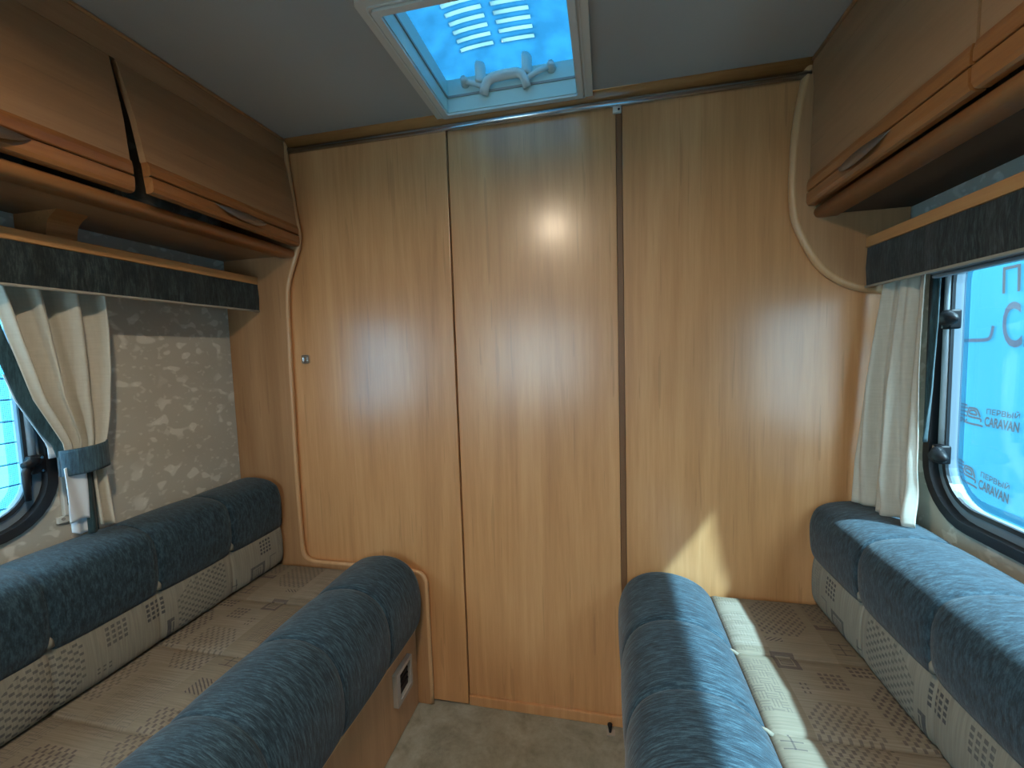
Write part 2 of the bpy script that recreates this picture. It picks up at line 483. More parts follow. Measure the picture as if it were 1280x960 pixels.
# partition panels (parts of the back wall)
J1, J2 = -.481, .045
def part_panel(name, a, b, bev=.0015):
    return obj(name, boxbm(a, b, bev), 'panel', wall_back)
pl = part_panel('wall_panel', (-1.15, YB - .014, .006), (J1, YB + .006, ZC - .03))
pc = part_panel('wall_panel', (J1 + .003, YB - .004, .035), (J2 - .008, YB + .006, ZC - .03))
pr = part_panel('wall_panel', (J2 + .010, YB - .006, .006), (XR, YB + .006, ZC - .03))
obj('sill_strip', boxbm((J1 + .002, YB - .012, 0), (J2 + .01, YB + .006, .034), .003), 'panel', wall_back)
obj('joint_strip', boxbm((J2 - .007, YB - .0045, .03), (J2 + .009, YB + .006, ZC - .03), .001), 'joint', wall_back)
br = obj('bracket', boxbm((J2 - .016, YB - .016, 1.892), (J2 + .008, YB - .004, 1.918), .002), 'white_plastic', wall_back)
for dx, dz in ((-.008, .006), (.001, -.006)):
    bm = bmesh.new(); tube(bm, [(J2 + dx, YB - .0155, 1.905 + dz), (J2 + dx, YB - .018, 1.905 + dz)], .0032, 10)
    obj('screw', bm, 'black', br)
lock = obj('lock_surround', ring_bm(rrect(-1.043, -1.013, 1.196, 1.226, .006, 4), rrect(-1.037, -1.019, 1.202, 1.220, .004, 4), lambda a, b, t: (a, t, b), YB - .014, YB - .022), 'chrome', wall_back)
obj('push_button', boxbm((-1.0365, YB - .020, 1.2025), (-1.0195, YB - .013, 1.2195), .002), 'chrome', lock)

# ceiling moulding above the partition
pts = [(YB, 1.951), (YB - .036, 1.951), (YB - .034, 1.944), (YB - .028, 1.936), (YB - .02, 1.930), (YB - .016, 1.927), (YB, 1.927)]
tr1 = obj('trim_1', prism_x(pts, XL + .27, XR - .235), 'moulding', kind='structure')
for f in tr1.data.polygons: f.use_smooth = len(f.vertices) == 4
bm = bmesh.new(); tube(bm, [(XL + .27, YB - .017, 1.9175), (XR - .235, YB - .017, 1.9175)], .0105, 12)
obj('metal_rail', bm, 'alu', tr1, True)

# ------------------------------------------------------------------ side windows
def side_window(name, wall, s, W, latches, strut, kind_lbl):
    """s: outward direction (+1 right wall, -1 left wall)"""
    y0, y1, z0, z1, r = W
    to3 = lambda a, b, t: (wall + s * t, a, b)
    def R(i): return rrect(y0 + i, y1 - i, z0 + i, z1 - i, max(.02, r - i))
    w = obj(name, ring_bm(R(-.012), R(.009), to3, -.010, .010), 'rubber', kind='structure')
    for p in w.data.polygons: p.use_smooth = False
    obj('window_frame', ring_bm(R(-.0005), R(.034), to3, .011, .034), 'frame_grey', w)
    obj('inner_bead', ring_bm(R(.030), R(.040), to3, .004, .0105), 'rubber', w)
    obj('pane', disc_plate(R(.033), to3, .0285, .0315), 'tinted', w)
    obj('dotted_border', ring_bm(R(.0405), R(.058), to3, .0262, .0268), 'dotted', w)
    (sy, sz0, sz1) = strut
    x = wall + s * .004
    bm = bmesh.new(); tube(bm, [(x, sy, sz0), (x, sy, sz1)], .0075, 12)
    st = obj('stay_tube', bm, 'strut', w, True)
    bm = bmesh.new(); box(bm, (x - .009, sy - .010, sz1 - .01), (x + .009, sy + .010, sz1 + .012), .003)
    obj('stay_clip', bm, 'black', st)
    for ly, lz, long in latches:
        xi = wall - s * .004
        bm = bmesh.new()
        box(bm, (xi - .012, ly - .012, lz - .022), (xi + .012, ly + .016, lz + .022), .005)
        tube(bm, [(xi - s * .004, ly, lz + .008), (xi - s * .018, ly - .012, lz + .010), (xi - s * .024, ly - .030, lz + .004)], .011, 10, lambda t: lerp(.012, .010, t))
        la = obj('latch', bm, 'black', w, True)
        bm = bmesh.new()
        if long:
            P = [(xi - s * .016, ly - .018, lz + .002), (xi - s * .024, ly - .030, lz - .012), (xi - s * .026, ly - .032, lz - .04), (xi - s * .026, ly - .032, lz - .075)]
            tube(bm, P, .007, 10, lambda t: lerp(.0095, .0055, t))
        else:
            P = [(xi - s * .014, ly - .006, lz + .002), (xi - s * .022, ly - .020, lz + .001), (xi - s * .024, ly - .038, lz), (xi - s * .024, ly - .050, lz - .001)]
            tube(bm, P, .010, 8, lambda t: .019 - .015 * abs(t - .4) * 1.6)
        obj('lever', bm, 'black', la, True)
        for dz in (-.016, .016):
            bm = bmesh.new(); tube(bm, [(xi - s * .0122, ly + .008, lz + dz), (xi - s * .0135, ly + .008, lz + dz)], .003, 8)
            obj('screw', bm, 'chrome', la)
    return w
w1 = side_window('window_1', XL, -1, LW, [(.745, .985, True)], (.747, 1.0, 1.40), '')
w2 = side_window('window_2', XR, 1, RW, [(1.178, 1.258, False), (1.190, .945, False)], (1.203, .955, 1.40), '')
bm = ring_bm(rrect(FW[0] - .02, FW[1] + .02, FW[2] - .02, FW[3] + .02, .11), rrect(FW[0] + .03, FW[1] - .03, FW[2] + .03, FW[3] - .03, .08), lambda a, b, t: (a, YF + t, b), .008, -.02)
w3 = obj('window_3', bm, 'rubber', kind='structure')
obj('pane', disc_plate(rrect(FW[0] + .028, FW[1] - .028, FW[2] + .028, FW[3] - .028, .08), lambda a, b, t: (a, YF + t, b), -.012, -.009), 'acrylic', w3)

# ------------------------------------------------------------------ rooflight
sx0, sx1, sy0, sy1 = SKY
rl = thing('rooflight', ((sx0 + sx1) / 2, (sy0 + sy1) / 2, ZC), 'square white rooflight with milky blue dome and grip handle in grey ceiling', 'rooflight')
up = lambda a, b, t: (a, b, t)
def RR(i, r=.007): return rrect(sx0 + i, sx1 - i, sy0 + i, sy1 - i, max(.004, r - i * .2), 5)
obj('flange', ring_bm(RR(-.038), RR(-.001), up, ZC - .011, ZC - .0005), 'cream_plastic', rl)
obj('inner_rim', ring_bm(RR(-.012), RR(.004), up, ZC - .017, ZC - .0105), 'white_plastic', rl)
obj('rim_bead', ring_bm(RR(-.020), RR(-.016), up, ZC - .0135, ZC - .0105), 'white_plastic', rl)
obj('shaft', ring_bm(RR(.0005), RR(.006), up, ZC - .0100, ZC + .083), 'shaft', rl)
obj('blind_slot', ring_bm(RR(.0062), RR(.0095), up, ZC + .030, ZC + .036), 'socket_frame', rl)
obj('outer_curb', ring_bm(RR(-.045), RR(-.001), up, ZC + .0352, ZC + .082), 'shell', rl)
# dome
dx0, dx1, dy0, dy1 = sx0 - .03, sx1 + .03, sy0 - .03, sy1 + .03
def dome_z(x, y):
    a = (x - dx0) / (dx1 - dx0) * 2 - 1; b = (y - dy0) / (dy1 - dy0) * 2 - 1
    return ZC + .085 + .045 * (1 - abs(a) ** 3) * (1 - abs(b) ** 3)
LCOL = ((-.388, -.292), (-.269, -.177))
LROW = [(1.228 - k * .0305, 1.228 - k * .0305 + .014) for k in range(10)]
xs = sorted(set([round(lerp(dx0, dx1, i / 22), 4) for i in range(23)] + [q for c in LCOL for q in c]))
ys = sorted(set([round(lerp(dy0, dy1, i / 22), 4) for i in range(23)] + [round(q, 4) for c in LROW for q in c]))
bm = bmesh.new()
g = {(i, j): bm.verts.new((x, y, dome_z(x, y))) for i, x in enumerate(xs) for j, y in enumerate(ys)}
for i in range(len(xs) - 1):
    for j in range(len(ys) - 1):
        mx_, my_ = (xs[i] + xs[i + 1]) / 2, (ys[j] + ys[j + 1]) / 2
        if any(a < mx_ < b for a, b in LCOL) and any(a < my_ < b for a, b in LROW): continue
        bm.faces.new((g[i, j], g[i + 1, j], g[i + 1, j + 1], g[i, j + 1]))
bmesh.ops.delete(bm, geom=[v for v in bm.verts if not v.link_faces], context='VERTS')
dome = obj('dome', bm, 'dome', rl, True)
md = dome.modifiers.new('thickness', 'SOLIDIFY'); md.thickness = .003
for xa, xb in LCOL:
    for ya, yb in LROW:
        bm = bmesh.new(); rings = []
        for t in range(5):
            x = lerp(xa + .0005, xb - .0005, t / 4)
            rings.append([(x, lerp(ya + .0002, yb - .0002, q / 4), dome_z(x, ya) + .006 * math.sin(math.pi * q / 4)) for q in range(5)] + [(x, lerp(yb - .0002, ya + .0002, q / 2), dome_z(x, ya) - .003) for q in range(3)])
        loft(bm, rings); bmesh.ops.recalc_face_normals(bm, faces=bm.faces)
        o = obj('louvre_slat', bm, 'louvre', dome, True)
# grip handle on the far side of the shaft
yh = sy1 - .028
def hp(x, z, dy=0): return (x, yh + dy, z)
bm = bmesh.new()
tube(bm, [hp(-.340, ZC + .020, .012), hp(-.334, ZC + .034, .004), hp(-.324, ZC + .048), hp(-.308, ZC + .056), hp(-.272, ZC + .059), hp(-.236, ZC + .058), hp(-.222, ZC + .051), hp(-.215, ZC + .038, .004), hp(-.210, ZC + .022, .012)], .0115, 12, None, (1.25, .95))
hd = obj('grip_handle', bm, 'white_plastic', rl, True)
for x, z0_, z1_ in ((-.345, .050, .105), (-.208, .052, .108)):
    bm = bmesh.new(); tube(bm, [hp(x, ZC + lerp(z0_, z1_, t / 6), .002) for t in range(7)], .015, 12, lambda t: .018 if t < .9 else .014, (1, .4))
    obj('handle_tab', bm, 'white_plastic', hd, True)
for P in ([hp(-.336, ZC + .036, .004), hp(-.365, ZC + .052, .006), hp(-.396, ZC + .064, .008)], [hp(-.214, ZC + .040, .004), hp(-.178, ZC + .056, .006), hp(-.140, ZC + .066, .008)]):
    bm = bmesh.new(); tube(bm, P, .0075, 10)
    arm = obj('handle_arm', bm, 'white_plastic', hd, True)
    p = Vector(P[-1]); bm = bmesh.new()
    tube(bm, [p + Vector((0, -.014, 0)), p + Vector((0, .0, 0)), p + Vector((0, .012, 0))], .012, 12, lambda t: lerp(.009, .014, t))
    obj('arm_knob', bm, 'white_plastic', arm, True)

# ------------------------------------------------------------------ left end board (runs from ceiling to floor round the bench)
BY0, BY1 = YB - .034, YB - .0145
eb = thing('end_board', (XL + .1, YB - .02, 0), 'alder end board with rounded light edging running down to the floor beside wallpaper', 'panel')
left_edge = [(-1.052, 1.940), (-1.045, 1.86), (-1.030, 1.72), (-1.018, 1.64), (-1.022, 1.60), (-1.045, 1.545), (-1.070, 1.48), (-1.080, 1.42),
             (-1.084, 1.30), (-1.087, 1.15), (-1.090, .95), (-1.092, .78), (-1.090, .60), (-1.088, .525), (-1.078, .496), (-1.052, .482), (-1.00, .479),
             (-.80, .476), (-.70, .473), (-.650, .471), (-.628, .464), (-.617, .447), (-.614, .42), (-.613, .25), (-.612, .002)]
edge = smooth_path(left_edge, 4)
poly = [(XL + .002, 1.948)] + [(-1.052, 1.948)] + edge[1:] + [(XL + .002, .002)]
bm = bmesh.new()
v = [bm.verts.new((x, BY0, z)) for x, z in poly]
es = [bm.edges.new((v[i], v[(i + 1) % len(v)])) for i in range(len(v))]
bmesh.ops.triangle_fill(bm, use_beauty=True, edges=es)
rr = bmesh.ops.extrude_face_region(bm, geom=list(bm.faces))
bmesh.ops.translate(bm, verts=[q for q in rr['geom'] if isinstance(q, bmesh.types.BMVert)], vec=(0, BY1 - BY0, 0))
bmesh.ops.recalc_face_normals(bm, faces=bm.faces)
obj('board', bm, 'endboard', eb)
bm = bmesh.new(); tube(bm, [(x, (BY0 + BY1) / 2 - .001, z) for x, z in edge], .0085, 10, None, (1, 1.25))
obj('edging', bm, 'edging', eb, True)
# right end board
eb2 = thing('end_board', (XR - .12, YB - .02, 1.35), 'curved alder end board with light edging beside the closed overhead cabinet', 'panel')
right_edge = [(.530, 1.940), (.514, 1.86), (.503, 1.78), (.498, 1.70), (.497, 1.62), (.504, 1.55), (.526, 1.490), (.557, 1.432), (.594, 1.392), (.64, 1.365), (.694, 1.350), (.766, 1.346)]
edge = smooth_path(right_edge, 4)
poly = [(.766, 1.948), (.530, 1.948)] + edge[1:]
RB0, RB1 = YB - .026, YB - .0065
obj('board', prism_y(poly, RB0, RB1), 'endboard', eb2)
bm = bmesh.new(); tube(bm, [(x, (RB0 + RB1) / 2 - .001, z) for x, z in edge[:-1]], .0085, 10, None, (1, 1.25))
obj('edging', bm, 'edging', eb2, True)

# ------------------------------------------------------------------ overhead cabinets
def cabinet(side, label, ajar):
    s = 1 if side == 'L' else -1                      # direction into the room
    wall = XL if side == 'L' else XR
    D = .280 if side == 'L' else .208                 # rail front, from the wall
    X = lambda d: wall + s * d
    yend = BY0 if side == 'L' else RB0
    zb = 1.558 if side == 'L' else 1.545
    TO = -.003 if side == 'L' else .024               # how far the top stands out
    RO = .013 if side == 'L' else .017                   # bottom rail offset
    zd = zb + (.034 if side == 'L' else .031)                                     # door bottom
    root = thing('overhead_cabinet', (X(D / 2), .2, zb), label, 'cabinet')
    splits = [yend - .002, .795, .235, -.325, -.60]
    # carcass boards
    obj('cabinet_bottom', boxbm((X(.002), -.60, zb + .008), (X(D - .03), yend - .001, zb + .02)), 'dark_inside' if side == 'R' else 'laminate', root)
    top = [None, (X(D + TO + .003), ZC - .0005), (X(D + TO), 1.886), (X(D + TO - .014), 1.886), (X(D + TO - .014), ZC - .0005)]
    obj('top_rail', prism_y(top[1:], -.60, yend - .001), 'laminate', root)
    bm = bmesh.new(); tube(bm, [(X(D + TO + .004), -.60, ZC - .005), (X(D + TO + .004), yend - .001, ZC - .005)], .0045, 8)
    obj('ceiling_bead', bm, 'edging', root, True)
    # rounded bottom rail
    c = []
    for k in range(9):
        t = math.pi * (-.5 + k / 8)
        c.append((X(D + RO - .012 + .012 * math.cos(t)), zb + .014 + .0140 * math.sin(t)))
    prof = c + [(X(D - .035), zb + .028), (X(D - .035), zb)]
    obj('bottom_rail', prism_y(prof, -.60, yend - .001), 'rail', root, True)
    bpy.context.view_layer.update()
    for k in (1, 2, 3):
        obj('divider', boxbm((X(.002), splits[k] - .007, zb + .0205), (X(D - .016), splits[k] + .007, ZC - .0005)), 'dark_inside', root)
    obj('cabinet_end', boxbm((X(.002), -.60, zb + .0205), (X(D - .016), -.586, ZC - .0005)), 'laminate', root)
    # doors: three in the row
    for k in range(3):
        y1, y0 = splits[k] - .003, splits[k + 1] + (.011 if ajar and k == 0 else .003)
        open_ = ajar and k == 0
        def off(y, z):
            f = (1.8855 - z) / (1.8855 - zd)
            if not open_: return 0
            return f * lerp(.034, .002, (y - y0) / (y1 - y0))
        def P(d, y, z): return (X(d + off(y, z)), y, z)
        zs = zd + .068                                # laminate / strip border
        fr = [(D + TO, 1.8855), (D + lerp(TO, .029, .42), 1.82), (D + lerp(TO, .029, .78), 1.75), (D + .029, zs + .002), (D + .029, zs)]
        bk = [(D + .012, zs), (D + .012, zs + .002), (D + lerp(TO, .029, .78) - .016, 1.75), (D + lerp(TO, .029, .42) - .016, 1.82), (D + TO - .015, 1.8855)]
        def lofted(prof, ny=12):
            bm = bmesh.new()
            loft(bm, [[P(d, lerp(y0, y1, t / ny), z) for d, z in prof] for t in range(ny + 1)])
            bmesh.ops.recalc_face_normals(bm, faces=bm.faces); return bm
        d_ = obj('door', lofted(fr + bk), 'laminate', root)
        up_ = [(D + .014, zs - .0005), (D + .033, zs - .0005), (D + .036, zs - .012), (D + .036, zd + .040), (D + .034, zd + .038), (D + .014, zd + .038)]
        lo_ = [(D + .014, zd + .0345), (D + .034, zd + .0345), (D + .037, zd + .0325), (D + .037, zd + .010), (D + .033, zd + .002), (D + .026, zd), (D + .014, zd)]
        gr_ = [(D + .014, zd + .038), (D + .030, zd + .038), (D + .030, zd + .0345), (D + .014, zd + .0345)]
        obj('upper_strip', lofted(up_), 'cherry', d_)
        obj('groove', lofted(gr_), 'joint', d_)
        lo = obj('lower_strip', lofted(lo_), 'cherry', d_)
        # leaf shaped pull
        yc = (y0 + y1) / 2 + .008; hl = .093; bm = bmesh.new(); rings = []
        for i in range(17):
            t = i / 16 * 2 - 1; y = yc + t * hl; w = .040 * (1 - abs(t) ** 2.2) + .0015
            zt = zd + .036 - .004 * t * t
            ring = []
            for a, b in ((0, .0), (.30, .0), (.55, .3), (.68, 1.15), (.58, 1.15), (.45, .42), (.25, .12), (0, .12)):
                ring.append(P(D + .037 + w * .62 * a, y, zt - w * .62 * b + (.0 if a else 0)))
            rings.append(ring)
        loft(bm, rings); bmesh.ops.recalc_face_normals(bm, faces=bm.faces)
        obj('handle', bm, 'pull', lo, True)
    return root
cabinet('L', 'brown overhead cabinet with one door hanging slightly open under grey ceiling', True)
cabinet('R', 'brown overhead cabinet with all doors shut above the window with printed banner', False)

# ------------------------------------------------------------------ shelves with fabric pelmets
def pelmet(side, label):
    s = 1 if side == 'L' else -1
    wall = XL if side == 'L' else XR
    D = .140 if side == 'L' else .103
    X = lambda d: wall + s * d
    yend = BY0 - .001 if side == 'L' else RB0 - .001
    z0, z1 = (1.476, 1.501) if side == 'L' else (1.457, 1.484)
    zv = 1.385 if side == 'L' else 1.358
    root = thing('pelmet_shelf', (X(D / 2), .4, zv), label, 'shelf')
    obj('shelf_board', boxbm((X(.001), -.59, z0), (X(D), yend, z1), .003), 'shelf', root)
    bm = bmesh.new(); ny = 90; rings = []
    for i in range(ny + 1):
        y = lerp(-.59, yend, i / ny); w = .0015 * math.sin(y * 31) + .001 * math.sin(y * 83)
        rings.append([(X(D - .004 + w), y, z0 - .0005), (X(D - .001 + w), y, (z0 + zv) / 2), (X(D - .004 + w), y, zv), (X(D - .014 + w), y, zv), (X(D - .014), y, z0 - .0005)])
    loft(bm, rings); bmesh.ops.recalc_face_normals(bm, faces=bm.faces)
    va = obj('valance', bm, 'valance', root)
    bm = bmesh.new(); tube(bm, [(X(D - .004), lerp(-.59, yend, i / 30), zv - .001) for i in range(31)], .0035, 8)
    obj('piping', bm, 'piping', va, True)
    for yb in ((.79, .2) if side == 'L' else (.2,)):
        pr_ = smooth_path([(X(.001), z1), (X(.085), z1), (X(.095), z1 + .02), (X(.105), z1 + .045), (X(.135), 1.5655 if side == 'L' else 1.552)], 4) + [(X(.001), 1.5655 if side == 'L' else 1.552)]
        obj('support_block', prism_y(pr_, yb - .03, yb + .03), 'rail', root)
    return root
pelmet('L', 'open wooden shelf with dark fabric pelmet below the cabinet with the ajar door')
pelR = pelmet('R', 'open wooden shelf with dark fabric pelmet above the window facing the banner')
# blind cassette behind the right pelmet and guide rail at the left window
bcs = obj('blind_cassette', boxbm((XR - .088, .10, 1.352), (XR - .066, 1.120, 1.385), .006), 'frame_grey', pelR)
obj('blind_bar', boxbm((XR - .086, .11, 1.344), (XR - .070, 1.115, 1.3515), .004), 'frame_grey', bcs)
t = thing('blind_guide', (XL + .008, .81, .84), 'slim pale grey blind guide rail with dark slot beside the tied curtain', 'blind guide')
obj('rail', boxbm((XL + .001, .7865, .845), (XL + .014, .809, 1.40), .002), 'white_plastic', t)
obj('slot', boxbm((XL + .0135, .794, .870), (XL + .0150, .801, 1.39)), 'black', t)
ft = obj('foot_bracket', boxbm((XL + .001, .774, .828), (XL + .010, .836, .8445), .002), 'white_plastic', t)
bm = bmesh.new(); tube(bm, [(XL + .0095, .784, .838), (XL + .0125, .784, .838)], .004, 8); obj('screw', bm, 'socket_frame', ft)

# ------------------------------------------------------------------ curtains
def cloth(name, fn, nu, nz, mat, parent, thick=.0022):
    bm = bmesh.new(); g = {}
    for i in range(nu + 1):
        for j in range(nz + 1): g[i, j] = bm.verts.new(fn(i / nu, j / nz))
    for i in range(nu):
        for j in range(nz): bm.faces.new((g[i, j], g[i + 1, j], g[i + 1, j + 1], g[i, j + 1]))
    bmesh.ops.recalc_face_normals(bm, faces=bm.faces)
    o = obj(name, bm, mat, parent, True)
    md = o.modifiers.new('thickness', 'SOLIDIFY'); md.thickness = thick; md.offset = 0
    return o
# left: tied back
lc = thing('curtain', (XL + .06, .82, .81), 'cream curtain with teal edge gathered by a blue tieback beside mottled wallpaper', 'curtain')
far = [(.805, .842), (.95, .842), (1.00, .846), (1.10, .868), (1.20, .882), (1.30, .889), (1.42, .892)]
near = [(.805, .765), (.95, .762), (1.00, .765), (1.03, .764), (1.142, .716), (1.283, .682), (1.42, .655)]
def lfold(u, z, amp=1):
    w = interp([(.80, .5), (1.0, .45), (1.06, .7), (1.3, 1.0), (1.42, 1.0)], z)
    return XL + .070 + w * (.020 * math.sin(u * 2 * math.pi * 3.6 + .6) + .007 * math.sin(u * 2 * math.pi * 7.3 + z * 3)) * amp
def lpos(u, v):
    z = lerp(.992, 1.42, v); y = lerp(interp(near, z), interp(far, z), u)
    return (lfold(u, z), y + .004 * math.sin(u * 31 + z * 5), z)
cloth('curtain_cloth', lpos, 90, 40, 'curtain', lc)
def ledge(u, v):
    z = lerp(1.0, 1.42, v); y = interp(near, z)
    return (lfold(0, z) - .012 * u - .002, y - .022 * u * interp([(1.0, .5), (1.06, 1), (1.42, 1)], z), z)
cloth('teal_edge', ledge, 6, 40, 'teal_lining', lc)
def lwhite(u, v):
    z = lerp(1.0, 1.20, v); y = interp(near, z) + .004
    return (lfold(0, z) - .020 - .004 * u, y - lerp(.020, .020, 1 - v) * u - .004, z)
cloth('white_lining', lwhite, 5, 16, 'white_cloth', lc)
def ltie(u, v):
    a = math.pi * (.0 + u * 2); z = lerp(.958, 1.020, v)
    zz = z + .010 * (u if u < .5 else 1 - u) * 2 - .004
    return (XL + .070 + .036 * math.sin(a), .803 - .047 * math.cos(a), zz)
cloth('tieback', ltie, 40, 8, 'tieback', lc, .004)
def lskirt(u, v):
    z = lerp(.806 + .012 * (1 - u), 1.0, v); y = lerp(.812, .850 - .006 * v, u)
    return (XL + .066 + .012 * math.sin(u * 9 + .8) + (.012 * (1 - v)), y, z)
cloth('lower_cloth', lskirt, 24, 16, 'curtain', lc)
def lskirt2(u, v):
    z = lerp(.802, .99, v); y = lerp(.790, .818, u)
    return (XL + .078 + .008 * math.sin(u * 5), y, z)
cloth('teal_lower', lskirt2, 12, 16, 'teal_lining', lc)
def lflap(u, v):
    z = lerp(.842, .975, v); y = lerp(.752, .793, u)
    return (XL + .084 + .003 * math.sin(u * 6 + v * 3), y, z + .004 * math.sin(u * 3))
cloth('white_flap', lflap, 12, 18, 'white_cloth', lc)
def lflap2(u, v):
    z = lerp(.818 - .012 * math.sin(u * 2.4), .848, v); y = lerp(.760, .800, u)
    return (XL + .074 + .006 * math.sin(u * 7), y, z)
cloth('white_lower', lflap2, 12, 6, 'white_cloth', lc)
# right: hanging loose on the back cushion
rc = thing('curtain', (.68, 1.23, .79), 'loose cream curtain with teal edge hanging onto the back cushion by the banner window', 'curtain')
def rA(z): return Vector((interp([(.78, .648), (.90, .648), (1.10, .664), (1.25, .682), (1.40, .700)], z), interp([(.78, 1.322), (1.10, 1.322), (1.25, 1.315), (1.40, 1.305)], z)))
def rB(z): return Vector((interp([(.78, .690), (1.0, .706), (1.40, .706)], z), interp([(.78, 1.138), (.9, 1.150), (1.0, 1.162), (1.15, 1.160), (1.40, 1.150)], z)))
def rpos(u, v):
    zb = interp([(0, .790), (.25, .787), (.55, .784), (1, .784)], u)
    z = lerp(zb, 1.395, v)
    a, b = rA(z), rB(z); p = a.lerp(b, u); d = (b - a).normalized(); n = Vector((d.y, -d.x))
    if n.x > 0: n = -n
    k = interp([(.78, 1.0), (1.1, 1.0), (1.4, .6)], z)
    f = .014 * math.sin(u * 2 * math.pi * 2.6 - 1.0 + .8 * math.sin(z * 4)) + .006 * math.sin(u * 2 * math.pi * 6.1 + z * 5)
    f += .004 * math.sin(z * 46 + u * 9) * max(0, 1 - (z - .79) / .2) * (u > .5)
    p = p + n * f * k
    return (p.x, min(p.y, 1.326), z)
cloth('curtain_cloth', rpos, 100, 60, 'curtain', rc)
def redge(u, v):
    z = lerp(.98, 1.395, v); b = rB(z)
    w = interp([(.98, .006), (1.1, .024), (1.25, .030), (1.395, .027)], z)
    return (b.x + .008 + .006 * math.sin(u * 4), b.y + .006 - w * u, z)
cloth('teal_edge', redge, 8, 40, 'teal_lining', rc)

# ------------------------------------------------------------------ benches
SEAM = [1.092, .866, .640, .414, .188, -.038, -.264]
def pinch(y, y0, y1, amp, sharp=8):
    """depth pulled in at tuft lines and at both ends"""
    ks = [y1] + [k for k in SEAM if y0 < k < y1] + [y0]
    for a, b in zip(ks, ks[1:]):
        if b <= y <= a:
            t = abs((y - (a + b) / 2) / ((a - b) / 2))
            return amp * (.35 * t ** 3 + .65 * t ** (sharp * 4))
    return amp
def cushion_part(side, name, prof, y0, y1, amp, mat, parent, movable, fix=None, step=.009, endr=.02):
    """prof: closed list of (d,z), clockwise from seam; movable(i): how far point i moves when pinched"""
    s = 1 if side == 'L' else -1; x0 = -1.155 if side == 'L' else .565
    n = len(prof); nrm = []
    for i in range(n):
        a, b = prof[i - 1], prof[(i + 1) % n]; t = Vector((b[0] - a[0], b[1] - a[1])); t.normalize(); nrm.append((-t.y, t.x))
    area = sum(prof[i][0] * prof[(i + 1) % n][1] - prof[(i + 1) % n][0] * prof[i][1] for i in range(n))
    sg = 1 if area > 0 else -1         # inward normal
    arc = [0]
    for i in range(1, n): arc.append(arc[-1] + math.dist(prof[i], prof[i - 1]))
    arc.append(arc[-1] + math.dist(prof[0], prof[-1]))
    ys = set([y0, y1]); k = int((y1 - y0) / step)
    ys |= {lerp(y0, y1, i / k) for i in range(k + 1)}
    for c_ in SEAM:
        if y0 < c_ < y1: ys |= {c_, c_ - .004, c_ + .004}
    ys |= {y0 + .004, y1 - .004, y0 + .010, y1 - .010}
    ys = sorted(ys); rings = []; uvs = []
    for y in ys:
        e = min(y - y0, y1 - y); er = 0
        if e < endr: er = endr * (1 - math.sqrt(max(0, 1 - (1 - e / endr) ** 2)))
        p = pinch(y, y0, y1, amp)
        ring = []
        for i, (d, z) in enumerate(prof):
            mv = movable(i); k_ = (p + er) * mv
            dd, zz = d + sg * nrm[i][0] * k_, z + sg * nrm[i][1] * k_
            if fix: dd, zz = fix(i, dd, zz, y, p)
            ring.append((x0 + s * dd, y, zz))
        rings.append(ring); uvs.append([(y, arc[i]) for i in range(n)])
    bm = bmesh.new(); loft(bm, rings, uv=uvs); bmesh.ops.recalc_face_normals(bm, faces=bm.faces)
    return obj(name, bm, mat, parent, True)

